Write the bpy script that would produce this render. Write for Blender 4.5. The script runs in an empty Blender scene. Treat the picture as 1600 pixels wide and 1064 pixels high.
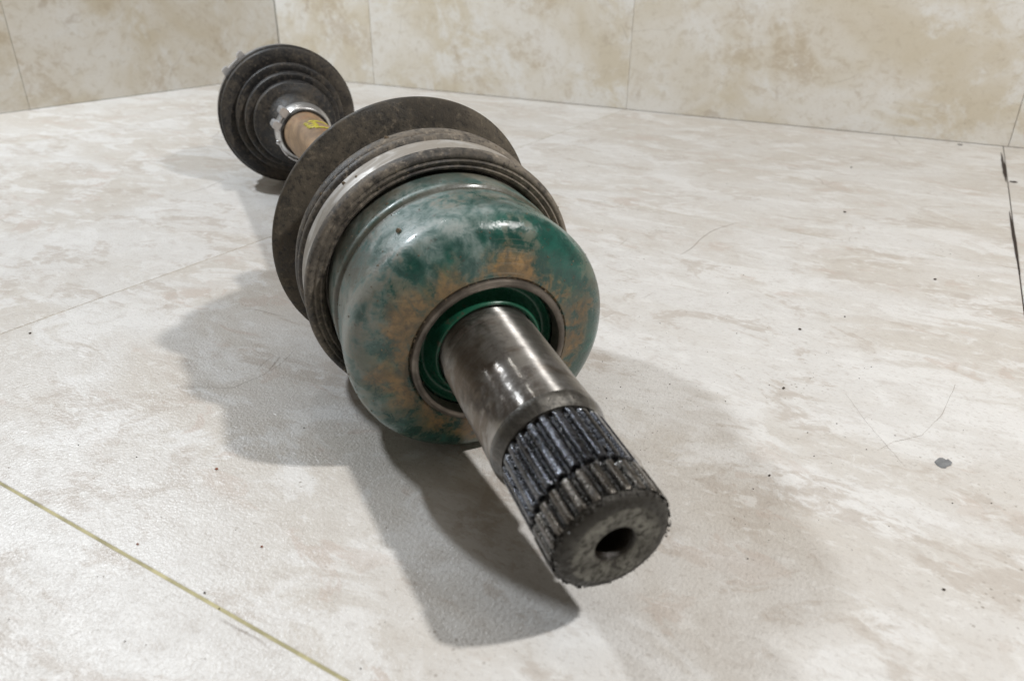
import bpy, bmesh, math, random
import numpy as np
from mathutils import Matrix, Vector

rnd = random.Random(7)
sc = bpy.context.scene
C = sc.collection

# ------------------------------------------------------------------ camera
CAM_H = 0.15085
PITCH, ROLL = math.radians(26.489), math.radians(0.7125)
Fw = Vector((0, math.cos(PITCH), -math.sin(PITCH)))
r0 = Vector((1, 0, 0)); u0 = r0.cross(Fw)
Rt = r0 * math.cos(ROLL) + u0 * math.sin(ROLL)
Up = -r0 * math.sin(ROLL) + u0 * math.cos(ROLL)
cd = bpy.data.cameras.new('camera')
cam = bpy.data.objects.new('camera', cd); C.objects.link(cam)
cam.matrix_world = Matrix(((Rt.x, Up.x, -Fw.x, 0), (Rt.y, Up.y, -Fw.y, 0), (Rt.z, Up.z, -Fw.z, CAM_H), (0, 0, 0, 1)))
cd.sensor_width = 36; cd.lens = 36 * 1144 / 1600
cd.clip_start = 0.005; cd.clip_end = 50
cd.dof.use_dof = True; cd.dof.focus_distance = 0.30; cd.dof.aperture_fstop = 18
sc.camera = cam
sc.cycles.max_bounces = 5; sc.cycles.diffuse_bounces = 3; sc.cycles.glossy_bounces = 3

# ------------------------------------------------------------------ light
sc.view_settings.view_transform = 'Standard'
sc.view_settings.look = 'None'
sc.view_settings.exposure = 0.0
sc.view_settings.gamma = 1.0
w = bpy.data.worlds.new('World'); sc.world = w; w.use_nodes = True
bg = w.node_tree.nodes['Background']
bg.inputs[0].default_value = (1.0, 0.89, 0.75, 1); bg.inputs[1].default_value = 0.115

def azel(az, el, d, origin=(0, 0.2, 0)):
    a, e = math.radians(az), math.radians(el)
    return Vector(origin) + d * Vector((math.sin(a) * math.cos(e), math.cos(a) * math.cos(e), math.sin(e)))

def lamp(name, pos, power, radius, col):
    l = bpy.data.lights.new(name, 'POINT'); l.energy = power; l.shadow_soft_size = radius; l.color = col
    o = bpy.data.objects.new(name, l); o.location = pos; C.objects.link(o); return o

def panel(name, pos, target, size, power, col):
    l = bpy.data.lights.new(name, 'AREA'); l.shape = 'DISK'; l.size = size; l.energy = power; l.color = col
    o = bpy.data.objects.new(name, l); o.location = pos
    o.rotation_euler = (Vector(target) - Vector(pos)).to_track_quat('-Z', 'Y').to_euler()
    C.objects.link(o); return o

lamp('work_lamp', azel(108.3, 53.7, 0.85), 20.6, 0.019, (1.0, 0.98, 0.955))
lamp('back_lamp', azel(-49.5, 41.4, 1.1), 22.0, 0.030, (0.89, 0.945, 1.0))
lamp('ceiling_lamp', azel(-28, 50, 2.6), 9.0, 0.05, (1.0, 0.97, 0.93))
lamp('ceiling_lamp.001', azel(-62, 27, 2.6), 5.0, 0.05, (0.95, 0.97, 1.0))
panel('overhead_fill', (0.3, 0.3, 2.2), (0, 0.4, 0), 1.4, 5.0, (1.0, 0.95, 0.88))  # added overhead fill: soft ambient light and broad highlights on the metal

# ------------------------------------------------------------------ node helpers
class NT:
    def __init__(s, name):
        s.m = bpy.data.materials.new(name); s.m.use_nodes = True
        s.t = s.m.node_tree; s.n = s.t.nodes; s.l = s.t.links
        s.b = s.n['Principled BSDF']; s.out = s.n['Material Output']
        s.tc = s.n.new('ShaderNodeTexCoord'); s.obj = s.tc.outputs['Object']
    def lk(s, a, i):
        if isinstance(a, (int, float)): i.default_value = a
        elif isinstance(a, tuple): i.default_value = a if len(a) == len(i.default_value) else (*a, 1)
        else: s.l.new(a, i)
    def math(s, op, a, b=0.5, c=None, clamp=False):
        n = s.n.new('ShaderNodeMath'); n.operation = op; n.use_clamp = clamp
        s.lk(a, n.inputs[0]); s.lk(b, n.inputs[1])
        if c is not None: s.lk(c, n.inputs[2])
        return n.outputs[0]
    def mapping(s, v, scale=(1, 1, 1), rot=(0, 0, 0), loc=(0, 0, 0)):
        n = s.n.new('ShaderNodeMapping'); s.lk(v, n.inputs[0])
        s.lk(loc, n.inputs[1]); n.inputs[2].default_value = rot; n.inputs[3].default_value = scale
        return n.outputs[0]
    def vadd(s, a, b):
        n = s.n.new('ShaderNodeVectorMath'); n.operation = 'ADD'; s.lk(a, n.inputs[0]); s.lk(b, n.inputs[1]); return n.outputs[0]
    def noise(s, scale, v=None, detail=6, rough=.55, dist=0.0, color=False):
        n = s.n.new('ShaderNodeTexNoise'); s.lk(v if v is not None else s.obj, n.inputs['Vector'])
        n.inputs['Scale'].default_value = scale; n.inputs['Detail'].default_value = detail
        n.inputs['Roughness'].default_value = rough; n.inputs['Distortion'].default_value = dist
        return n.outputs['Color' if color else 'Fac']
    def voro(s, scale, v=None, feature='F1', out='Distance'):
        n = s.n.new('ShaderNodeTexVoronoi'); n.feature = feature
        s.lk(v if v is not None else s.obj, n.inputs['Vector']); n.inputs['Scale'].default_value = scale
        return n.outputs[out]
    def ramp(s, f, lo, hi, a=0.0, b=1.0):
        n = s.n.new('ShaderNodeMapRange'); n.interpolation_type = 'SMOOTHSTEP'
        s.lk(f, n.inputs[0]); n.inputs[1].default_value = lo; n.inputs[2].default_value = hi
        n.inputs[3].default_value = a; n.inputs[4].default_value = b
        return n.outputs[0]
    def mix(s, f, a, b):
        n = s.n.new('ShaderNodeMix'); n.data_type = 'RGBA'
        s.lk(f, n.inputs[0]); s.lk(a, n.inputs[6]); s.lk(b, n.inputs[7]); return n.outputs[2]
    def fmix(s, f, a, b):
        n = s.n.new('ShaderNodeMix'); s.lk(f, n.inputs[0]); s.lk(a, n.inputs[2]); s.lk(b, n.inputs[3]); return n.outputs[0]
    def sep(s, v=None):
        n = s.n.new('ShaderNodeSeparateXYZ'); s.lk(v if v is not None else s.obj, n.inputs[0]); return n.outputs
    def radius(s):
        x, y, z = s.sep()
        return s.math('SQRT', s.math('ADD', s.math('MULTIPLY', x, x), s.math('MULTIPLY', y, y)), 0)
    def bump(s, h, strength, dist, prev=None):
        n = s.n.new('ShaderNodeBump'); n.inputs['Strength'].default_value = strength
        n.inputs['Distance'].default_value = dist; s.lk(h, n.inputs['Height'])
        if prev is not None: s.l.new(prev, n.inputs['Normal'])
        return n.outputs[0]
    def fin(s, color=None, rough=None, metal=None, normal=None, **kw):
        if color is not None: s.lk(color, s.b.inputs['Base Color'])
        if rough is not None: s.lk(rough, s.b.inputs['Roughness'])
        if metal is not None: s.lk(metal, s.b.inputs['Metallic'])
        if normal is not None: s.l.new(normal, s.b.inputs['Normal'])
        for k, v in kw.items(): s.lk(v, s.b.inputs[k.replace('_', ' ')])
        return s.m

# ------------------------------------------------------------------ materials
def tile_mat(name, floor):
    t = NT(name)
    oi = t.n.new('ShaderNodeObjectInfo')
    cx = t.n.new('ShaderNodeCombineXYZ')
    t.lk(t.math('MULTIPLY', oi.outputs['Random'], 37.0), cx.inputs[0]); t.lk(t.math('MULTIPLY', oi.outputs['Random'], 91.0), cx.inputs[1])
    v = t.vadd(t.obj, cx.outputs[0])
    if floor:
        st = t.mapping(v, scale=(1.8, 1.0, 1.0), rot=(0, 0, 0.12))
        big = t.noise(6.0, st, 4, .55, .8)
        mid = t.noise(19, st, 6, .66, .9)
        fine = t.noise(95, st, 5, .70, .5)
        grain = t.noise(420, st, 3, .65)
        base = t.mix(t.ramp(big, .36, .64), (.615, .578, .528), (.715, .702, .682))
        base = t.mix(t.ramp(mid, .50, .60, 0, .80), base, (.775, .767, .752))
        tan = t.math('MULTIPLY', t.ramp(t.noise(15, t.vadd(st, (5, 3, 0)), 7, .70, .9), .535, .60), t.ramp(fine, .38, .54))
        base = t.mix(t.math('MULTIPLY', tan, .62), base, (.51, .455, .40))
        pink = t.math('MULTIPLY', t.ramp(t.noise(26, t.vadd(st, (1, 8, 0)), 5, .6, .6), .58, .62), t.ramp(big, .56, .44))
        base = t.mix(t.math('MULTIPLY', pink, .65), base, (.575, .500, .445))
        base = t.mix(t.ramp(fine, .52, .66, 0, .34), base, (.50, .455, .41))
        base = t.mix(t.ramp(fine, .46, .34, 0, .5), base, (.81, .80, .78))
        base = t.mix(t.ramp(grain, .54, .68, 0, .36), base, (.42, .385, .345))
    else:
        st = t.mapping(v, scale=(1.0, 1.3, 1.0), rot=(0, 0, 0.7))
        big = t.noise(6.5, st, 4, .6, .5)
        mid = t.noise(10, st, 7, .70, .5)
        fine = t.noise(80, st, 5, .72, .6)
        grain = t.noise(300, st, 3, .65)
        base = t.mix(t.ramp(big, .36, .64), (.580, .520, .410), (.69, .665, .615))
        base = t.mix(t.ramp(mid, .48, .62, 0, .8), base, (.715, .705, .675))
        tan = t.math('MULTIPLY', t.ramp(t.noise(8, t.vadd(st, (5, 3, 0)), 8, .72, .5), .51, .64), t.ramp(fine, .36, .52))
        base = t.mix(t.math('MULTIPLY', tan, .55), base, (.45, .365, .255))
        spot = t.ramp(t.noise(20, t.vadd(v, (2, 9, 0)), 5, .66, .4), .61, .72, 0, .45)
        base = t.mix(spot, base, (.36, .285, .205))
        base = t.mix(t.ramp(fine, .50, .66, 0, .35), base, (.45, .385, .285))
        base = t.mix(t.ramp(grain, .56, .70, 0, .25), base, (.42, .36, .27))
    # hair cracks and scuffs
    wv = t.vadd(v, t.mapping(t.noise(9, v, 2, .6, color=True), scale=(.05, .05, .05)))
    edge = t.voro(5.0, wv, 'DISTANCE_TO_EDGE')
    crack = t.math('MULTIPLY', t.ramp(edge, .0006, .0022, 1, 0), t.ramp(t.noise(11, v, 2), .54, .60))
    base = t.mix(t.math('MULTIPLY', crack, .55 if floor else .25), base, (.20, .155, .115))
    sv = t.mapping(v, scale=(1.0, 11.0, 1.0), rot=(0, 0, 1.1))
    scuff = t.math('MULTIPLY', t.ramp(t.noise(36, sv, 4, .6), .68, .74), t.ramp(t.noise(11, v, 3), .50, .66))
    base = t.mix(t.math('MULTIPLY', scuff, .35), base, (.27, .235, .20))
    # fine peppering of dirt
    sp = t.math('MULTIPLY', t.ramp(t.voro(330, v), .10, .20, 1, 0), t.ramp(t.noise(16, v, 4, .65), .54, .68))
    base = t.mix(t.math('MULTIPLY', sp, .65), base, (.20, .16, .12))
    b1 = t.bump(t.noise(880 if floor else 400, v, 2, .6), .68 if floor else .25, .0005)
    rough = t.fmix(t.noise(40, v, 3), .25, .46) if floor else t.fmix(t.noise(40, v, 3), .35, .55)
    t.fin(base, rough, 0.0, b1, Specular_IOR_Level=.5)
    return t.m

def plain(name, col, rough=.6, metal=0.0, var=.35, scale=200, bump=.2, bd=.0004):
    t = NT(name); n = t.noise(scale, None, 5, .6)
    c2 = tuple(x * (1 - var) for x in col)
    return t.fin(t.mix(t.ramp(n, .3, .7), c2, col), rough, metal, t.bump(n, bump, bd))

def green_mat():
    t = NT('green_paint'); x, y, z = t.sep(); r = t.radius()
    n1 = t.noise(58, None, 7, .66, .5); n2 = t.noise(170, None, 6, .70, .4); n3 = t.noise(30, None, 6, .66, .6)
    n4 = t.noise(330, None, 6, .7)
    col = t.mix(t.ramp(n2, .3, .7), (.011, .054, .043), (.019, .112, .086))
    # milky dust film with the paint's glossy reflection painted in, paler towards upper left
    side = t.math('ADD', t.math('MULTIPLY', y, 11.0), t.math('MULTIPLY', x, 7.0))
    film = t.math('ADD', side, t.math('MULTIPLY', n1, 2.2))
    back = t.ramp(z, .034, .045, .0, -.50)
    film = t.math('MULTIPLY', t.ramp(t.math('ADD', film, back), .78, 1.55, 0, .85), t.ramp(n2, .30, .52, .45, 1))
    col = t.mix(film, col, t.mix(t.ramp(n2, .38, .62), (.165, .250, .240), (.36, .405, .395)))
    # tan dirt smears
    dirt = t.math('MULTIPLY', t.ramp(n3, .47, .56), t.ramp(n2, .42, .54))
    col = t.mix(t.math('MULTIPLY', dirt, .48), col, (.215, .180, .130))
    # rust on the face around the ring
    ang = t.noise(34, None, 5, .66, .6)
    zz = t.math('ADD', z, t.math('MULTIPLY', t.math('SUBTRACT', ang, .5), .0115))
    face = t.math('MULTIPLY', t.ramp(zz, .0434, .0456), t.ramp(t.math('ADD', n2, t.ramp(n3, .3, .7, -.12, .12)), .34, .54))
    rustc = t.mix(t.ramp(n2, .35, .65), (.150, .080, .030), (.450, .240, .062))
    tanm = t.ramp(t.math('ADD', n3, t.math('MULTIPLY', y, 6.0)), .42, .66)
    rustc = t.mix(t.math('MULTIPLY', tanm, .45), rustc, t.mix(n2, (.10, .080, .050), (.24, .19, .115)))
    rustc = t.mix(t.ramp(n4, .50, .60, 0, .70), rustc, (.095, .068, .042))
    col = t.mix(t.math('MULTIPLY', face, .86), col, rustc)
    stepd = t.math('ABSOLUTE', t.math('SUBTRACT', z, .0119))
    line = t.math('MULTIPLY', t.ramp(stepd, .0007, .0018, 1, 0), t.ramp(n1, .28, .42, .5, 1))
    col = t.mix(t.math('MULTIPLY', line, .80), col, (.075, .066, .045))
    rear = t.math('MULTIPLY', t.ramp(z, .001, .008, 1, 0), t.ramp(n1, .34, .6))
    col = t.mix(t.math('MULTIPLY', rear, .75), col, (.19, .165, .12))
    rim = t.math('MULTIPLY', t.ramp(z, .0445, .0462), t.ramp(n2, .36, .6))
    col = t.mix(t.math('MULTIPLY', rim, .6), col, (.15, .115, .075))
    grime = t.math('MULTIPLY', t.ramp(t.noise(24, t.mapping(t.obj, loc=(.7, .2, .4)), 6, .68, .4), .51, .60), t.ramp(n2, .36, .54))
    col = t.mix(t.math('MULTIPLY', grime, .60), col, (.050, .058, .044))
    arc = t.noise(1.0, t.mapping(t.obj, scale=(26, 26, 26)), 2)
    ringn = t.n.new('ShaderNodeTexNoise'); ringn.noise_dimensions = '1D'; ringn.inputs['Scale'].default_value = 2600; ringn.inputs['Detail'].default_value = 2; t.l.new(r, ringn.inputs['W'])
    scr = t.math('MULTIPLY', t.ramp(ringn.outputs['Fac'], .60, .68), t.math('MULTIPLY', t.ramp(arc, .50, .62), t.ramp(z, .036, .040)))
    col = t.mix(t.math('MULTIPLY', scr, .45), col, (.36, .33, .27))
    sp = t.ramp(n4, .60, .68); col = t.mix(t.math('MULTIPLY', sp, .55), col, (.055, .05, .04))
    matte = t.math('MAXIMUM', face, t.math('MAXIMUM', dirt, film))
    rough = t.fmix(matte, .20, .50)
    bmp = t.bump(n4, .30, .0005, t.bump(n2, .35, .0010))
    return t.fin(col, rough, 0.0, bmp, Coat_Weight=.25, Coat_Roughness=.15)

def rubber_mat(name, dust=.5, base=(.018, .017, .016), dustc=(.155, .130, .098)):
    t = NT(name); n1 = t.noise(55, None, 7, .65, .8); n2 = t.noise(420, None, 6, .72); n3 = t.noise(17, None, 4, .55, .5)
    f = t.math('ADD', t.math('MULTIPLY', n1, .55), t.math('MULTIPLY', n2, .45))
    f = t.math('ADD', f, t.ramp(n3, .3, .7, -.10, .10))
    d = t.ramp(f, .62 - dust * .32, .78 - dust * .22)
    col = t.mix(d, base, dustc)
    col = t.mix(t.ramp(n2, .56, .66, 0, .65), col, tuple(min(1, c * 1.8) for c in dustc))
    col = t.mix(t.ramp(n2, .45, .36, 0, .7), col, tuple(c * .7 for c in base))
    wear = t.math('MULTIPLY', t.ramp(t.noise(30, t.mapping(t.obj, scale=(1, 1, 5)), 5, .7, .6), .54, .62), t.ramp(n1, .40, .58))
    col = t.mix(t.math('MULTIPLY', wear, .55), col, tuple(c * .5 for c in base))
    return t.fin(col, t.fmix(d, .46, .86), 0.0, t.bump(n2, .55, .0007, t.bump(n1, .25, .0014)))

def steel_mat():
    t = NT('ground_steel'); x, y, z = t.sep()
    ring = t.noise(1.0, t.mapping(t.obj, scale=(60, 60, 2600)), 3, .6)
    n1 = t.noise(70, None, 7, .66, .8); n2 = t.noise(330, None, 6, .7); n3 = t.noise(34, t.mapping(t.obj, loc=(.3, .1, .2)), 5, .6, .6)
    col = t.mix(t.ramp(ring, .3, .7), (.36, .345, .325), (.52, .505, .485))
    st = t.ramp(t.math('ADD', n1, t.math('MULTIPLY', y, 7.0)), .50, .68)
    col = t.mix(t.math('MULTIPLY', st, .72), col, (.17, .130, .095))
    gr = t.math('MULTIPLY', t.ramp(n3, .48, .64), t.ramp(n2, .36, .56))
    col = t.mix(t.math('MULTIPLY', gr, .85), col, (.060, .050, .042))
    end = t.math('MULTIPLY', t.ramp(z, .080, .0915), t.ramp(n1, .42, .62))
    col = t.mix(t.math('MULTIPLY', end, .6), col, (.075, .065, .055))
    rg = t.math('ADD', t.fmix(t.math('MAXIMUM', st, gr), .33, .44), t.ramp(n2, .3, .7, -.04, .06))
    tan = t.n.new('ShaderNodeTangent'); tan.direction_type = 'RADIAL'; tan.axis = 'Z'
    t.l.new(tan.outputs[0], t.b.inputs['Tangent'])
    return t.fin(col, rg, t.fmix(gr, .95, .45), t.bump(n2, .05, .0002), Anisotropic=1.0, Anisotropic_Rotation=.25)

def grease_mat(name, base, hi, metal, rough, crest=None):
    t = NT(name); n1 = t.noise(150, t.mapping(t.obj, scale=(1, 1, .35)), 5, .65, .6); n2 = t.noise(620, None, 4, .7)
    r = t.radius()
    f = t.ramp(n1, .36, .60)
    if crest: f = t.math('MULTIPLY', t.ramp(r, crest - .0009, crest), f)
    col = t.mix(f, base, hi)
    lump = t.ramp(n2, .54, .66, 0, .85)
    col = t.mix(lump, col, (.020, .017, .014))
    rg = t.fmix(t.ramp(n2, .40, .60), rough, rough + .22)
    return t.fin(col, rg, t.fmix(lump, metal, .05), t.bump(n2, .55, .0005, t.bump(n1, .35, .0007)), Coat_Weight=.9, Coat_Roughness=.08)

def face_mat():
    t = NT('grimy_end_steel'); n1 = t.noise(130, None, 7, .68, .6); n2 = t.noise(520, None, 6, .7); r = t.radius()
    col = t.mix(t.ramp(n1, .36, .64), (.070, .066, .053), (.20, .195, .165))
    rim = t.ramp(r, .0112, .0122)
    col = t.mix(t.math('MULTIPLY', rim, t.ramp(n1, .26, .42, .3, 1)), col, (.036, .033, .027))
    col = t.mix(t.ramp(n2, .50, .60, 0, .85), col, (.028, .024, .019))
    col = t.mix(t.ramp(r, .0050, .0060, 1, 0), col, (.020, .016, .012))
    return t.fin(col, t.fmix(t.ramp(r, .0050, .0060), .22, t.fmix(t.ramp(n2, .4, .6), .36, .62)), .35, t.bump(n2, .6, .0006, t.bump(n1, .5, .001)))

def rust_mat():
    t = NT('rusty_bar'); n1 = t.noise(45, t.mapping(t.obj, scale=(1, 1, .4)), 7, .65, .8); n2 = t.noise(260, None, 6, .7)
    col = t.mix(t.ramp(n1, .36, .62), (.20, .130, .075), (.41, .275, .160))
    col = t.mix(t.ramp(t.noise(28, None, 5, .6), .50, .64, 0, .8), col, (.40, .175, .060))
    col = t.mix(t.ramp(n2, .56, .70, 0, .6), col, (.09, .065, .045))
    return t.fin(col, .62, .1, t.bump(n2, .35, .0005))

def band_mat(name, clean):
    t = NT(name); n1 = t.noise(60, t.mapping(t.obj, scale=(1, 1, 2.5)), 7, .66, .7); n2 = t.noise(380, None, 6, .7)
    d = t.ramp(n1, .40 + clean * .18, .60 + clean * .18)
    col = t.mix(d, (.60, .595, .59) if clean > 0 else (.52, .505, .48), (.33, .30, .26) if clean < 0 else (.33, .295, .25))
    col = t.mix(t.ramp(n2, .60, .72, 0, .6), col, (.12, .10, .085))
    return t.fin(col, t.fmix(d, .30 if clean > 0 else .45, .65), t.fmix(d, .75 if clean > 0 else .20, .03), t.bump(n2, .15, .0003))

M = {}
M['floor_tile'] = tile_mat('floor_travertine', True)
M['wall_tile'] = tile_mat('wall_travertine', False)
M['slab'] = plain('screed', (.16, .13, .09), .9)
M['grout_yellow'] = plain('yellowed_grout', (.60, .55, .32), .8, var=.40, scale=120)
M['grout_dark'] = plain('dirty_grout', (.060, .045, .034), .9, var=.5, scale=150)
M['grout_tan'] = plain('tan_grout', (.47, .41, .31), .85, var=.4, scale=150)
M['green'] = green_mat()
M['rubber'] = rubber_mat('dusty_rubber', .95, (.030, .027, .023), (.105, .088, .066))
M['rubber_lip'] = rubber_mat('worn_rubber', .80, (.040, .036, .032), (.200, .172, .138))
M['rubber_far'] = rubber_mat('black_rubber', .70, (.012, .012, .013), (.082, .070, .056))
M['steel'] = steel_mat()
M['grease'] = grease_mat('black_grease', (.016, .017, .020), (.115, .122, .142), .90, .16, .0157)
M['grease_tip'] = grease_mat('brown_grease', (.026, .024, .021), (.120, .108, .094), .80, .20, .0159)
M['shoulder'] = grease_mat('greasy_shoulder', (.045, .042, .036), (.105, .098, .085), .5, .32)
M['end'] = face_mat()
M['ring'] = plain('dull_ring_steel', (.27, .235, .20), .42, .65, .6, 110, .3)
t_ = NT('green_seal'); n_ = t_.noise(260, None, 6, .7); n2_ = t_.noise(60, None, 5, .6)
M['seal'] = t_.fin(t_.mix(t_.ramp(n_, .58, .68, 0, .8), t_.mix(t_.ramp(n2_, .35, .65), (.008, .060, .034), (.014, .110, .062)), (.08, .065, .045)), t_.fmix(n_, .16, .42), 0.0, t_.bump(n_, .2, .0004))
M['rust'] = rust_mat()
M['band_dull'] = band_mat('dusty_band', -.25)
M['band'] = band_mat('bright_band', .8)
M['zinc'] = plain('bright_zinc', (.78, .78, .79), .28, .55, .2, 300, .15)
M['yellow'] = plain('yellow_marker_paint', (.66, .58, .06), .5, 0, .25, 300)
M['iron'] = plain('dark_cast_iron', (.085, .070, .058), .6, .5, .5, 90, .4, .0008)
M['crumb'] = plain('dirt_crumb', (.085, .065, .048), .95, 0, .5, 600, .6)
M['crumb_tan'] = plain('tan_grit', (.22, .17, .115), .95, 0, .5, 600, .6)
M['crumb_red'] = plain('rust_crumb', (.30, .095, .045), .9, 0, .4, 600, .6)
M['flake'] = plain('grey_flake', (.30, .31, .32), .45, .2, .3, 300, .3)
M['dirt'] = plain('dark_joint_dirt', (.050, .034, .026), .95, 0, .5, 250, .6)

# ------------------------------------------------------------------ object helpers
def mk(name, me, mat, parent=None, mw=None):
    o = bpy.data.objects.new(name, me); C.objects.link(o)
    if mat is not None and not me.materials: me.materials.append(mat)
    if parent is not None:
        o.parent = parent
        pm = WM[parent.name]
    else: pm = Matrix.Identity(4)
    mw = mw if mw is not None else Matrix.Identity(4)
    o.matrix_parent_inverse = Matrix.Identity(4)
    o.matrix_basis = pm.inverted() @ mw
    WM[o.name] = mw.copy()
    return o
WM = {}
def empty(name, loc):
    o = bpy.data.objects.new(name, None); C.objects.link(o); o.location = loc; o.empty_display_size = .02
    WM[o.name] = Matrix.Translation(loc); return o
def mesh(name, v, f, smooth=True):
    me = bpy.data.meshes.new(name); me.from_pydata([tuple(p) for p in v], [], f); me.update()
    if smooth: me.polygons.foreach_set('use_smooth', [True] * len(me.polygons))
    return me
def recalc(me):
    bm = bmesh.new(); bm.from_mesh(me); bmesh.ops.recalc_face_normals(bm, faces=bm.faces); bm.to_mesh(me); bm.free(); return me
def lathe(name, prof, seg=144, fn=None, closed=False, sharp=35, caps=(0, -1)):
    """prof: list of (s, r); revolves about local z."""
    V, F = [], []; n = len(prof)
    for i, (s, r) in enumerate(prof):
        for k in range(seg):
            a = 2 * math.pi * k / seg
            ds, dr = fn(i, s, r, a) if fn else (0, 0)
            V.append(((r + dr) * math.cos(a), (r + dr) * math.sin(a), s + ds))
    m = n if closed else n - 1
    for i in range(m):
        j = (i + 1) % n
        for k in range(seg):
            l = (k + 1) % seg
            F.append((i * seg + k, i * seg + l, j * seg + l, j * seg + k))
    if not closed:
        for i in [c % n for c in caps]:
            if prof[i][1] > 1e-5: F.append(tuple(i * seg + k for k in range(seg)))
    me = recalc(mesh(name, V, F))
    me.set_sharp_from_angle(angle=math.radians(sharp))
    return me
def spline_pts(pts, sub=4):
    """Catmull-Rom through (s, r) points, for soft rubber profiles"""
    P = [pts[0]] + list(pts) + [pts[-1]]; out = []
    for i in range(1, len(P) - 2):
        p0, p1, p2, p3 = P[i - 1:i + 3]
        for k in range(sub):
            t = k / sub
            out.append(tuple(.5 * (2 * p1[j] + (p2[j] - p0[j]) * t + (2 * p0[j] - 5 * p1[j] + 4 * p2[j] - p3[j]) * t * t + (3 * p1[j] - p0[j] - 3 * p2[j] + p3[j]) * t ** 3) for j in (0, 1)))
    out.append(tuple(pts[-1])); return out
def frame(o, yaw, tilt):
    yaw, tilt = math.radians(yaw), math.radians(tilt)
    ax = Vector((math.sin(yaw) * math.cos(tilt), -math.cos(yaw) * math.cos(tilt), math.sin(tilt)))
    e1 = ax.cross(Vector((0, 0, 1))).normalized(); e2 = e1.cross(ax)
    return Matrix(((e2.x, e1.x, ax.x, o[0]), (e2.y, e1.y, ax.y, o[1]), (e2.z, e1.z, ax.z, o[2]), (0, 0, 0, 1)))
def axis_frame(p, d):
    d = Vector(d).normalized(); yaw = math.degrees(math.atan2(d.x, -d.y)); tilt = math.degrees(math.asin(d.z))
    return frame(p, yaw, tilt)
def wob(seed, amp, fr=3):
    r = random.Random(seed); ph = [(r.uniform(0, 6.28), r.uniform(.4, 1), k) for k in range(1, fr + 1)]
    return lambda a: amp * sum(q * math.sin(k * a + p) for p, q, k in ph) / fr

# ------------------------------------------------------------------ setting: tiled floor and two tiled walls
D1 = Vector((-.8690, .4947, 0)); D2 = Vector((.4947, .8690, 0))
def fp(a, b, z=0): return D1 * a + D2 * b + Vector((0, 0, z))
GRID = Matrix(((D2.x, D1.x, 0, 0), (D2.y, D1.y, 0, 0), (0, 0, 1, 0), (0, 0, 0, 1)))   # local x = D2, y = D1, right-handed with z up
if GRID.to_3x3().determinant() < 0: raise RuntimeError('grid')
def box_mesh(name, x0, x1, y0, y1, z0, z1, bev=.0003, seg=1):
    bm = bmesh.new(); bmesh.ops.create_cube(bm, size=1)
    for v in bm.verts:
        v.co = Vector((x0 + (v.co.x + .5) * (x1 - x0), y0 + (v.co.y + .5) * (y1 - y0), z0 + (v.co.z + .5) * (z1 - z0)))
    if bev: bmesh.ops.bevel(bm, geom=bm.edges[:], offset=bev, segments=seg, affect='EDGES', profile=.5)
    me = bpy.data.meshes.new(name); bm.to_mesh(me); bm.free(); return me
A = [-.8859, -.4718, -.0578, .3558, .7695, .954]      # joints across D1 (left is +)
B = [-.7431, -.3290, .0852, .4993, .909]              # joints across D2 (away is +)
GA = {-.0578: .0006, .3558: .0005, .7695: .0003, -.4718: .0006, -.8859: 0, .954: 0}
GB = {.0852: .0007, .4993: .00035, -.3290: .0007, -.7431: 0, .909: 0}
floor = mk('floor', box_mesh('floor', B[0], B[-1] + .012, A[0], A[-1] + .012, -.020, -.0085, 0), M['slab'], None, GRID)
floor['kind'] = 'structure'
for i in range(len(A) - 1):
    for j in range(len(B) - 1):
        a0, a1, b0, b1 = A[i] + GA[A[i]] / 2, A[i + 1] - GA[A[i + 1]] / 2, B[j] + GB[B[j]] / 2, B[j + 1] - GB[B[j + 1]] / 2
        me = box_mesh('tile', b0, b1, a0, a1, -.008, 0, .0004, 2)
        mk('tile', me, M['floor_tile'], floor, GRID @ Matrix.Translation((0, 0, rnd.uniform(-.00008, 0))))
def strip(b0, b1, a0, a1, z, m, sag=.0003):
    mk('grout', box_mesh('grout', b0, b1, a0, a1, -.0079, z, 0), M[m], floor, GRID)
strip(.0852 - .0005, .0852 + .0005, A[0], A[-1], -.00012, 'grout_yellow')
strip(.4993 - .0002, .4993 + .0002, A[0], A[-1], -.00035, 'grout_tan')
strip(B[0], B[-1], -.0578 - .0004, -.0578 + .0004, -.0005, 'grout_dark')
strip(B[0], B[-1], .3558 - .0003, .3558 + .0003, -.0003, 'grout_tan')
strip(B[0], B[-1], .7695 - .0002, .7695 + .0002, -.0003, 'grout_tan')
TH = .010; WH = .20
# right-hand wall: plane at D2 = .909, runs along D1
def wallframe(origin, along):   # local x along the wall, y up, z out of the wall to the room
    x = along.normalized(); y = Vector((0, 0, 1)); z = x.cross(y)
    return Matrix(((x.x, y.x, z.x, origin.x), (x.y, y.y, z.y, origin.y), (x.z, y.z, z.z, origin.z), (0, 0, 0, 1)))
WR = wallframe(fp(0, .909, 0), -D1)           # x = -d1
WL = wallframe(fp(.954, 0, 0), D2)            # x = +d2
wr = mk('wall_right', box_mesh('wall_right', -.954, .89, 0.0006, WH, -TH - .012, -TH + .0005, 0), M['grout_tan'], None, WR); wr['kind'] = 'structure'
wl = mk('wall_left', box_mesh('wall_left', -.74, .909, 0.0006, WH, -TH - .012, -TH + .0005, 0), M['grout_tan'], None, WL); wl['kind'] = 'structure'
xr = [-.953, -.7640, -.3545, .0620, .476, .89]
for k in range(len(xr) - 1):
    mk('tile', box_mesh('tile', xr[k] + .0002, xr[k + 1] - .0002, .0003, WH, -TH + .0006, rnd.uniform(-.0002, .0003), .0004, 2), M['wall_tile'], wr, WR)
xl = [-.74, -.328, .0860, .5000, .9085]
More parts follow.
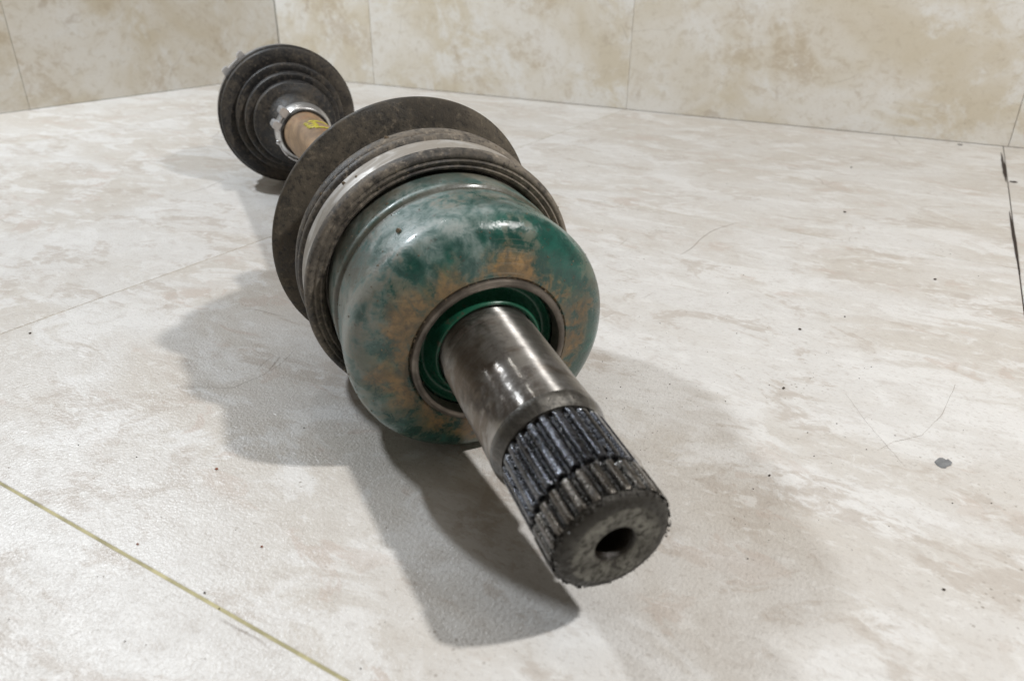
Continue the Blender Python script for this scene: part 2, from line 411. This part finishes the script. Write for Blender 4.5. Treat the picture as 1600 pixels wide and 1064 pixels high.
for k in range(len(xl) - 1):
    mk('tile', box_mesh('tile', xl[k] + .00025, xl[k + 1] - .00025, .0003, WH, -TH + .0006, rnd.uniform(-.0002, .0003), .0004, 2), M['wall_tile'], wl, WL)

# ------------------------------------------------------------------ the axle
NEAR = frame((-.02453, .24895, .04953), 22.64, -7.378)      # local z = towards the splined tip, x = up, y = left
FLG = frame((-.04278, .29110, .05500), 28.29, -9.257)
FAR = frame((-.17548, .58559, .05150), 25.2, -1.6)
axle = empty('drive_axle', (-.0245, .249, 0))
axle['label'] = 'greasy used drive axle with green joint housing and rubber boots lying on stone tiles'
axle['category'] = 'axle'

# joint housing
hp = [(-.012, .030), (-.012, .0412), (-.003, .0420), (.002, .0424), (.0096, .0428), (.0105, .0427), (.0111, .0422), (.0116, .0416), (.0127, .0416), (.0140, .0419), (.020, .04262), (.026, .04325), (.031, .04365),
      (.0345, .0438), (.0366, .0437), (.0387, .0431), (.0405, .0420), (.0420, .0404), (.0431, .0384), (.0439, .0361), (.0445, .0337), (.0450, .0312), (.0455, .0288), (.0459, .0268), (.0455, .0262), (.0405, .0258), (.0395, .0250), (.0395, .0150)]
wv = wob(3, .00022, 5)
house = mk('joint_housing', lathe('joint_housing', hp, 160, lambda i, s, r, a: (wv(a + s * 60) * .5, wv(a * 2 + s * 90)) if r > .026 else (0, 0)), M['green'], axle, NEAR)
mk('seal_ring', lathe('seal_ring', [(.0430, .0260), (.0462, .0260), (.0470, .0257), (.0473, .0250), (.0472, .0242), (.0468, .0237), (.0458, .0235), (.0420, .0235)], 144, closed=True), M['ring'], house, NEAR)
mk('seal', lathe('seal', spline_pts([(.0398, .0234), (.0412, .0233), (.0418, .0226), (.0408, .0218), (.0400, .0208), (.0404, .0198), (.0424, .0188), (.0446, .0181), (.0455, .0175), (.0452, .0168), (.0440, .0164), (.0410, .0163)], 4), 144), M['seal'], house, NEAR)

# stub shaft
stub = mk('stub_shaft', lathe('stub_shaft', [(.036, .0158), (.0465, .0158), (.0475, .01575), (.0480, .0161), (.0486, .0163), (.0510, .01635), (.0514, .01625), (.0518, .01635),
      (.0600, .01640), (.0700, .01645), (.0800, .01652), (.0880, .01670), (.0898, .01685), (.0908, .01680), (.0912, .01660), (.0912, .010)], 160, sharp=25), M['steel'], axle, NEAR)
ws = wob(9, .00012, 7)
mk('shoulder', lathe('shoulder', [(.0905, .0120), (.0905, .01686), (.0914, .01688), (.0926, .01665), (.0938, .01590), (.0952, .01530), (.0952, .0130)], 160, lambda i, s, r, a: (0, ws(a) if r > .0155 else 0)), M['shoulder'], stub, NEAR)
NT_ = 25
def tooth(a, ph=0.0):
    u = (a * NT_ / (2 * math.pi) + ph) % 1.0
    d = abs(u - .5) * 2          # 0 at crest middle, 1 at root
    return max(0., min(1., (0.72 - d) / .26))
def toothed(name, rings, seg, ph, od, root, seed, lump):
    """rings: list of (s, kind) kind: float 0..1 = tooth height factor, or ('r', radius) plain"""
    r = random.Random(seed); V, F = [], []
    nz = {}
    for i, (s, k) in enumerate(rings):
        for q in range(seg):
            a = 2 * math.pi * q / seg
            if isinstance(k, tuple): rad = k[1]
            else: rad = root + (od - root) * tooth(a, ph) * k
            rad += r.gauss(0, lump) if not isinstance(k, tuple) else 0
            V.append((rad * math.cos(a), rad * math.sin(a), s))
    for i in range(len(rings) - 1):
        for q in range(seg):
            l = (q + 1) % seg
            F.append((i * seg + q, i * seg + l, (i + 1) * seg + l, (i + 1) * seg + q))
    F.append(tuple(range(seg)))
    me = recalc(mesh(name, V, F)); me.set_sharp_from_angle(angle=math.radians(50)); return me
SEG = NT_ * 12
rings = [(.0945, ('r', .0142))] + [(.0948 + .0008 * k, min(1, .15 + k * .35)) for k in range(4)] + [(.098 + k * .00125, 1) for k in range(14)] + [(.1150, 1), (.1153, .6), (.1154, ('r', .0141)), (.1176, ('r', .0141))]
mk('spline', toothed('spline', rings, SEG, 0.0, .01580, .01420, 5, .000012), M['grease'], stub, NEAR)
rings = [(.1170, ('r', .0140)), (.1171, .75), (.1174, 1)] + [(.1184 + .0010 * k, 1) for k in range(8)] + [(.1264, .97), (.1270, .80)]
tipm = toothed('spline_tip', rings, SEG, 0.0, .01605, .01435, 6, .00003)
mk('spline_tip', tipm, M['grease_tip'], stub, NEAR)
we = wob(14, .00015, 9)
DE = .0030
endp = [(.1232, .0120), (.1236, .0152), (.1243, .01505), (.1250, .0146), (.1256, .0139), (.1260, .0130), (.1262, .0118), (.12625, .0100), (.1262, .0075), (.1261, .0064), (.1257, .0054), (.1248, .0048), (.1225, .0044), (.1160, .0042), (.1135, .0030), (.1130, .0003)]
endp = [(a + DE, b) for a, b in endp]
er = random.Random(21)
mk('end_face', lathe('end_face', endp, 160, lambda i, s, r, a: (er.gauss(0, .00005), we(a * 2) * .7 + er.gauss(0, .00006)) if r > .007 else (0, 0), sharp=60, caps=()), M['end'], stub, NEAR)

# inner boot
bp = [(-.010, .0422), (-.004, .0424), (-.0010, .0432), (.0008, .0440), (.0013, .0448), (.0006, .0454), (.0011, .0459), (.0015, .0468), (.0008, .0475), (.0013, .0481), (.0012, .0490), (.0006, .0497),
      (-.0008, .0501), (-.0028, .0501), (-.0042, .0496), (-.0048, .0486), (-.0050, .0478), (-.0150, .0478), (-.0154, .0488), (-.0162, .0497), (-.0176, .0500), (-.0184, .0499), (-.0188, .0494), (-.0194, .0500), (-.0222, .0502), (-.0242, .0499), (-.0256, .0490), (-.0264, .0470), (-.0275, .0440), (-.0310, .0425), (-.0380, .0415)]
wb = wob(31, .00025, 6)
boot = mk('inner_boot', lathe('inner_boot', bp, 168, lambda i, s, r, a: (wb(a) * .6, wb(a * 1 + 1) * .5) if s > -.024 and r > .043 else (0, 0), sharp=50), M['rubber_lip'], axle, NEAR)
wc = wob(33, .00012, 5)
mk('boot_clamp', lathe('boot_clamp', [(-.0148, .0470), (-.0148, .0484), (-.0143, .0489), (-.0100, .0491), (-.0058, .0489), (-.0052, .0484), (-.0052, .0470)], 168, lambda i, s, r, a: (0, wc(a)), sharp=30), M['band_dull'], boot, NEAR)
fpz = [(.012, .0400), (.0060, .0415), (.0040, .0440), (.0030, .0490), (.0018, .0530), (.0010, .0548), (.0002, .0555), (-.0008, .0556), (-.0020, .0552), (-.0040, .0535), (-.0085, .0480), (-.0110, .0440), (-.0125, .0425), (-.0150, .0440), (-.0180, .0455), (-.0205, .0435), (-.0235, .0380), (-.0250, .0355), (-.0280, .0365), (-.0305, .0360), (-.0330, .0310), (-.0350, .0275), (-.0380, .0280), (-.0410, .0255), (-.0440, .0205), (-.0500, .0178), (-.0640, .0172), (-.0650, .0150)]
wf = wob(35, .0003, 4)
mk('boot_bellows', lathe('boot_bellows', spline_pts(fpz, 3), 168, lambda i, s, r, a: (wf(a) if r > .05 else 0, wf(a + 2) * .5 if r > .05 else 0), sharp=60), M['rubber'], boot, FLG)

# connecting bar
clamp_pt = FAR @ Vector((0, 0, .050)); joint_pt = NEAR @ Vector((0, 0, -.010))
bar_d = joint_pt - clamp_pt
BAR = axis_frame(clamp_pt, bar_d); L = bar_d.length
bar = mk('shaft_bar', lathe('shaft_bar', [(-.02, .0146), (.0, .0148), (.05, .0148), (.12, .0140), (L - .05, .0140), (L, .0145)], 96), M['rust'], axle, BAR)

# outer boot
ob = [(-.012, .0470), (-.0110, .0498), (-.0040, .0500), (-.0034, .0508), (-.0010, .0514), (.0010, .0513), (.0018, .0508), (.0020, .0500), (.0036, .0498), (.0050, .0494), (.0056, .0486), (.0058, .0440), (.0050, .0402), (.0054, .0396), (.0085, .0400), (.0122, .0400), (.0132, .0396), (.0136, .0386), (.0134, .0356), (.0130, .0346),
      (.0140, .0342), (.0190, .0347), (.0218, .0346), (.0228, .0341), (.0231, .0332), (.0228, .0306), (.0226, .0296), (.0236, .0293), (.0282, .0298), (.0312, .0297), (.0322, .0292), (.0326, .0282), (.0336, .0250), (.0368, .0216), (.0410, .0190), (.0460, .0176), (.0540, .0170), (.0700, .0168), (.0712, .0164), (.0712, .0140)]
wo = wob(41, .0003, 4)
oboot = mk('outer_boot', lathe('outer_boot', spline_pts(ob, 2), 144, lambda i, s, r, a: (wo(a) * .7, wo(a + 1) * .5), sharp=60), M['rubber_far'], axle, FAR)

def band_ear(parent, name, radius, s0, s1, ang, mat, hgt=.003, half=.0042):
    """omega-shaped crimp ear on a clamp band: two raised tabs with a dip between"""
    o = []
    bm = bmesh.new()
    for sgn in (-1, 1):
        c = sgn * half
        pr = [(-.0030, -.0010), (-.0028, hgt * .80), (-.0014, hgt), (.0014, hgt * .96), (.0025, hgt * .70), (.0030, -.0010)]
        vs = []
        for s in (s0, s1):
            vs.append([bm.verts.new((radius + h, c + t * 1.0, s)) for t, h in pr])
        for k in range(len(pr)):
            l = (k + 1) % len(pr)
            bm.faces.new((vs[0][k], vs[0][l], vs[1][l], vs[1][k]))
        bm.faces.new(vs[0]); bm.faces.new(vs[1])
    # the strip that links the two tabs
    q = [(radius + .0006, -half), (radius + .0006, half), (radius + .0013, half), (radius + .0013, -half)]
    vs = [[bm.verts.new((x, y, s)) for x, y in q] for s in (s0 + .0005, s1 - .0005)]
    for k in range(4):
        l = (k + 1) % 4; bm.faces.new((vs[0][k], vs[0][l], vs[1][l], vs[1][k]))
    bm.faces.new(vs[0]); bm.faces.new(vs[1])
    bmesh.ops.recalc_face_normals(bm, faces=bm.faces)
    me = bpy.data.meshes.new(name); bm.to_mesh(me); bm.free()
    return mk(name, me, mat, parent, WM[parent.name] @ Matrix.Rotation(math.radians(ang), 4, 'Z'))
cl = mk('large_clamp', lathe('large_clamp', [(-.0105, .0490), (-.0105, .0505), (-.0100, .0509), (-.0050, .0509), (-.0045, .0505), (-.0045, .0490)], 144), M['band'], oboot, FAR)
WMk = WM
mk_ear = band_ear(oboot, 'clamp_ear', .0508, -.0105, -.0045, 42, M['zinc'], .0034, .0078)
sm = mk('small_clamp', lathe('small_clamp', [(.0575, .0160), (.0575, .0192), (.0585, .0199), (.0605, .0199), (.0640, .0192), (.0680, .0178), (.0684, .0172), (.0680, .0160)], 120), M['band'], oboot, FAR)
band_ear(oboot, 'clamp_ear', .0180, .0590, .0690, 56, M['zinc'], .0046, .0052)
def tube(name, pts, r, seg=8):
    V, F = [], []; n = len(pts)
    for i, p in enumerate(pts):
        p = Vector(p); d = (Vector(pts[min(i + 1, n - 1)]) - Vector(pts[max(i - 1, 0)])).normalized()
        a = d.orthogonal().normalized(); b = d.cross(a)
        for k in range(seg):
            t = 2 * math.pi * k / seg; V.append(p + (a * math.cos(t) + b * math.sin(t)) * r)
    for i in range(n - 1):
        for k in range(seg): F.append((i * seg + k, i * seg + (k + 1) % seg, (i + 1) * seg + (k + 1) % seg, (i + 1) * seg + k))
    F.append(tuple(range(seg))); F.append(tuple((n - 1) * seg + k for k in range(seg)))
    return recalc(mesh(name, V, F))
def pol(r, deg, s): return (r * math.cos(math.radians(deg)), r * math.sin(math.radians(deg)), s)
mk('clamp_tail', tube('clamp_tail', [pol(.0190 + .0012 * math.sin(math.pi * k / 24) , 104 + k * 3.4, .0672) for k in range(25)], .0005), M['zinc'], oboot, FAR)
bm = bmesh.new(); bmesh.ops.create_icosphere(bm, subdivisions=2, radius=.0015); me = bpy.data.meshes.new('clamp_knob'); bm.to_mesh(me); bm.free()
me.polygons.foreach_set('use_smooth', [True] * len(me.polygons))
mk('clamp_knob', me, M['zinc'], oboot, FAR @ Matrix.Translation(pol(.0198, 104, .0672)))

# outer joint behind the boot, with its toothed ring
oj = [(-.004, .0400), (-.004, .0470), (-.0110, .0470), (-.0125, .0440), (-.0300, .0440), (-.0380, .0430), (-.0450, .0400), (-.0490, .0320), (-.0510, .0240), (-.0600, .0200), (-.0610, .0150), (-.1000, .0145), (-.1010, .0120), (-.1300, .0118), (-.1310, .0100)]
joint = mk('outer_joint', lathe('outer_joint', oj, 120), M['iron'], axle, FAR)
NTR = 54; V, F = [], []; seg = NTR * 4
for (s, f) in ((-.0165, 0), (-.0165, 1), (-.0260, 1), (-.0260, 0)):
    for q in range(seg):
        up = (q % 4) in (0, 1); rr = .0430 if not f else (.0478 if up else .0452)
        a = 2 * math.pi * (q + (.25 if q % 2 else -.05)) / seg; V.append((rr * math.cos(a), rr * math.sin(a), s))
for i in range(4):
    for q in range(seg): F.append((i * seg + q, i * seg + (q + 1) % seg, ((i + 1) % 4) * seg + (q + 1) % seg, ((i + 1) % 4) * seg + q))
mk('tone_ring', recalc(mesh('tone_ring', V, F, False)), M['iron'], joint, FAR)

# yellow paint mark on the bar (thin coat that follows the curve)
def bar_stroke(p0, p1, wd, n=10):
    V, F = [], []
    for k in range(n + 1):
        t = k / n; a = p0[0] + (p1[0] - p0[0]) * t; s = p0[1] + (p1[1] - p0[1]) * t
        da, dsx = p1[0] - p0[0], (p1[1] - p0[1]) / .0148
        ln = math.hypot(da, dsx); na, ns = -dsx / ln, da / ln
        wj = wd * (1 + .18 * math.sin(k * 2.1)) * (.7 if k in (0, n) else 1)
        for sg in (-1, 1):
            aa = a + sg * na * wj / .0148; ss = s + sg * ns * wj
            for rr in (.01470, .01496): V.append((rr * math.cos(aa), rr * math.sin(aa), ss))
    for k in range(n):
        b = k * 4
        F += [(b + 1, b + 5, b + 7, b + 3), (b, b + 1, b + 5, b + 4)[::-1], (b + 2, b + 3, b + 7, b + 6)]
    return mesh('paint_mark', V, F)
STROKES = [((.22, .058), (.20, .078), .0034), ((.20, .057), (-.60, .061), .0018), ((.18, .080), (-.50, .084), .0018)]
for p0, p1, wd in STROKES: mk('paint_mark', recalc(bar_stroke(p0, p1, wd)), M['yellow'], bar, BAR)

# ------------------------------------------------------------------ grit, crumbs and flakes
def lump_mesh(name, seed, r, flat=.7):
    q = random.Random(seed); bm = bmesh.new(); bmesh.ops.create_icosphere(bm, subdivisions=1, radius=r)
    for v in bm.verts: v.co *= q.uniform(.65, 1.25); v.co.z *= flat
    me = bpy.data.meshes.new(name); bm.to_mesh(me); bm.free(); return me
LUMPS = [lump_mesh('lump', k, 1.0) for k in range(6)]
def lumps_into(name, items):
    V, F = [], []
    for (p, r, k) in items:
        me = LUMPS[k % 6]; b = len(V)
        rot = Matrix.Rotation(k * 1.7, 3, 'Z')
        for v in me.vertices: V.append(Vector(p) + rot @ v.co * r)
        for f in me.polygons: F.append(tuple(b + i for i in f.vertices))
    return mesh(name, V, F, False)
# grit stuck on the axle
items = []
def on_lathe(prof, lo, hi):
    while True:
        i = rnd.randrange(len(prof) - 1); t = rnd.random()
        s = prof[i][0] + (prof[i + 1][0] - prof[i][0]) * t; r = prof[i][1] + (prof[i + 1][1] - prof[i][1]) * t
        if lo <= s <= hi: return s, r
for k in range(170):
    s, r = on_lathe(hp[3:23], .0, .046); a = rnd.uniform(-1.3, 2.1)
    items.append((Vector((r * math.cos(a), r * math.sin(a), s)), rnd.uniform(.00012, .00034), k))
for k in range(110):
    a = rnd.uniform(0, 6.28); items.append((Vector((.0262 * math.cos(a), .0262 * math.sin(a), .0460)) if k % 2 else Vector((.0232 * math.cos(a), .0232 * math.sin(a), .0414)), rnd.uniform(.00014, .00036), k))
for k in range(60):
    s, r = on_lathe(bp[3:26], -.025, .0015); a = rnd.uniform(-1.2, 1.6); items.append((Vector((r * math.cos(a), r * math.sin(a), s)), rnd.uniform(.00012, .0004), k))
for a, s, r, q in ((.72, -.012, .0492, .0008), (.62, -.0095, .0492, .0005), (.55, .007, .0424, .0007), (.62, .008, .0424, .0005), (.58, .028, .0440, .0008), (.30, -.0225, .0503, .0009), (.9, -.019, .0500, .0007)):
    items.append((Vector((r * math.cos(a), r * math.sin(a), s)), q, int(a * 10)))
g = mk('grit', lumps_into('grit', items), M['crumb_tan'], axle, NEAR); g['kind'] = 'stuff'
# black grease lumps on the splines
items = []
for k in range(620):
    a = rnd.uniform(0, 6.28); s = rnd.choice([rnd.uniform(.096, .127), rnd.uniform(.1155, .1270), rnd.uniform(.1262, .1284)])
    rr = (.01565 if s < .1270 else .0150) - (.0012 if .1154 < s < .117 else 0)
    rr = .0150 + (rr - .0150) * (tooth(a) if s < .127 else 1)
    items.append((Vector((rr * math.cos(a), rr * math.sin(a), s)), rnd.uniform(.00014, .00042), k))
g = mk('grease_lumps', lumps_into('grease_lumps', items), M['grease_tip'], axle, NEAR); g['kind'] = 'stuff'

def px_floor(x, y):
    d = Fw + Rt * ((x - 800) / 1144) - Up * ((y - 532) / 1144)
    return Vector((0, 0, CAM_H)) + d * (CAM_H / -d.z)
def crumb(x, y, r, mat, label, group, seed):
    o = mk('dirt_crumb', lump_mesh('dirt_crumb', seed, r, .6), M[mat], None, Matrix.Translation(px_floor(x, y) + Vector((0, 0, r * .35))))
    o['label'] = label; o['category'] = 'crumb'; o['group'] = group
G1, G2 = 'dark dirt crumbs on the floor', 'rust red crumbs on the floor'
for k, (x, y, r, lab) in enumerate([
    (1250, 515, .0008, 'round dark dirt crumb alone on the tile right of the green housing'),
    (1320, 495, .0005, 'tiny dark crumb just beyond and right of the round crumb'),
    (1224, 607, .0007, 'brown dirt crumb in the scuffed patch right of the smooth stub shaft'),
    (1202, 743, .0005, 'tiny brown crumb at the edge of the soft shadow right of the splines'),
    (1461, 437, .0008, 'dark crumb on the tile near the right edge joint'),
    (1475, 921, .0005, 'tiny dark crumb in the lower right of the floor below the grey flake'),
    (1320, 332, .0011, 'dark crumb pair member close to the hairline joint across the right floor'),
    (1330, 262, .0009, 'small speck of dirt nearest to the right wall'),
    (609, 531, .0005, 'dark crumb in the grey shadow left of the black boot'),
    (47, 521, .0006, 'dark crumb at the far left edge of the floor'),
    (320, 926, .0004, 'tiny dark crumb beside the yellow joint at lower left')]):
    crumb(x, y, r, 'crumb', lab, G1, 60 + k)
for k, (x, y, r, lab) in enumerate([
    (339, 733, .0006, 'rust red crumb just outside the rounded end of the grey shadow'),
    (215, 850, .0004, 'rust red crumb nearest to the yellow joint at lower left'),
    (409, 854, .0004, 'rust red crumb on the pale tile between the yellow joint and the shaft shadow')]):
    crumb(x, y, r, 'crumb_red', lab, G2, 90 + k)
# scattered fine dust, too small to count
items = []
for k in range(260):
    x, y = rnd.choice([(rnd.uniform(900, 1600), rnd.uniform(420, 900)), (rnd.gauss(1180, 160), rnd.gauss(640, 120)), (rnd.uniform(0, 700), rnd.uniform(330, 1060)), (rnd.gauss(1000, 60), rnd.gauss(600, 70)), (rnd.uniform(850, 1600), rnd.uniform(240, 450))])
    p = px_floor(x, y); items.append((p + Vector((0, 0, .00005)), rnd.choice([.00007, .00009, .00012, .00012, .00022]) * (1 + p.y), k))
g = mk('floor_grit', lumps_into('floor_grit', items), M['crumb'], None); g['kind'] = 'stuff'
g['label'] = 'fine dark grit scattered over the floor tiles'; g['category'] = 'grit'

def flake(name, outline, mat, thick, label=None, cat=None, parent=None):
    n = len(outline); V = [(x, y, 0.00005) for x, y in outline] + [(x * .94, y * .94, thick) for x, y in outline]
    F = [tuple(range(n))[::-1], tuple(range(n, 2 * n))] + [(i, (i + 1) % n, n + (i + 1) % n, n + i) for i in range(n)]
    return mesh(name, V, F, False)
p = px_floor(1474, 723)
fl = [(x * 1.45, y * 2.3) for x, y in [(-.0021, -.0006), (-.0016, -.0013), (-.0006, -.0014), (.0002, -.0009), (.0012, -.0007), (.0022, .0001), (.0019, .0009), (.0012, .0007), (.0008, .0013), (-.0002, .0012), (-.0012, .0007), (-.0020, .0002)]]
o = mk('metal_flake', flake('metal_flake', fl, None, .0003), M['flake'], None, Matrix.Translation(p))
o['label'] = 'small grey metal flake lying on the tile at right'; o['category'] = 'flake'
# dirt packed in the joint by the right-hand wall
def dirt_strip(pts, wd, seed):
    q = random.Random(seed); n = len(pts); L_, R_ = [], []
    for i, pt in enumerate(pts):
        d = (pts[min(i + 1, n - 1)] - pts[max(i - 1, 0)]).normalized(); nn = Vector((-d.y, d.x, 0)); k = math.sin(math.pi * (i + .15) / (n - .7)) * wd
        L_.append(pt + nn * k * q.uniform(.6, 1.2)); R_.append(pt - nn * k * q.uniform(.6, 1.2))
    O = L_ + R_[::-1]; c = sum(O, Vector()) / len(O)
    return flake('joint_dirt', [((v - c).x, (v - c).y) for v in O], None, .0005), c
for pts, wd, sd in (([px_floor(1564 + (y - 237) * .17, y) for y in range(238, 290, 4)], .0014, 3), ([px_floor(1577 + k * 2.6, 284 + k * .35) for k in range(6)], .0028, 4), ([px_floor(1589 - 12 + (y - 330) * .17, y) for y in range(330, 440, 10)], .0009, 5), ([px_floor(1496 + k * 2, 226 + k * .3) for k in range(5)], .0022, 6)):
    me, c = dirt_strip(pts, wd, sd); mk('joint_dirt', me, M['dirt'], floor, Matrix.Translation(c))

# hairline cracks in the glaze
def ribbon(pts, wd, seed):
    q = random.Random(seed); P = []
    for a, b in zip(pts[:-1], pts[1:]):
        for k in range(8): t = k / 8; P.append(px_floor(a[0] + (b[0] - a[0]) * t + q.uniform(-.7, .7), a[1] + (b[1] - a[1]) * t + q.uniform(-.5, .5)))
    c = P[0].copy(); V, F = [], []
    for i, p in enumerate(P):
        d = (P[min(i + 1, len(P) - 1)] - P[max(i - 1, 0)]).normalized(); n = Vector((-d.y, d.x, 0)) * wd * q.uniform(.35, 1.1)
        for sg, z in ((-1, .00002), (1, .00002), (0, .00007)): V.append(p - c + n * sg + Vector((0, 0, z)))
    for i in range(len(P) - 1):
        b = i * 3; F += [(b, b + 3, b + 5, b + 2), (b + 2, b + 5, b + 4, b + 1)]
    return mesh('hairline_crack', V, F), c
M['crack'] = plain('dirty_crack', (.40, .35, .30), .9, 0, .4, 400)
for k, (pts, wd) in enumerate([([(1493, 601), (1472, 648), (1440, 680), (1395, 690), (1368, 706)], .00006), ([(1322, 615), (1350, 655), (1382, 692), (1420, 735)], .00004),
    ([(272, 604), (363, 606), (411, 586), (440, 568), (460, 547)], .00005)]):
    me, c = ribbon(pts, wd, 200 + k); mk('hairline_crack', me, M['crack'], floor, Matrix.Translation(c))
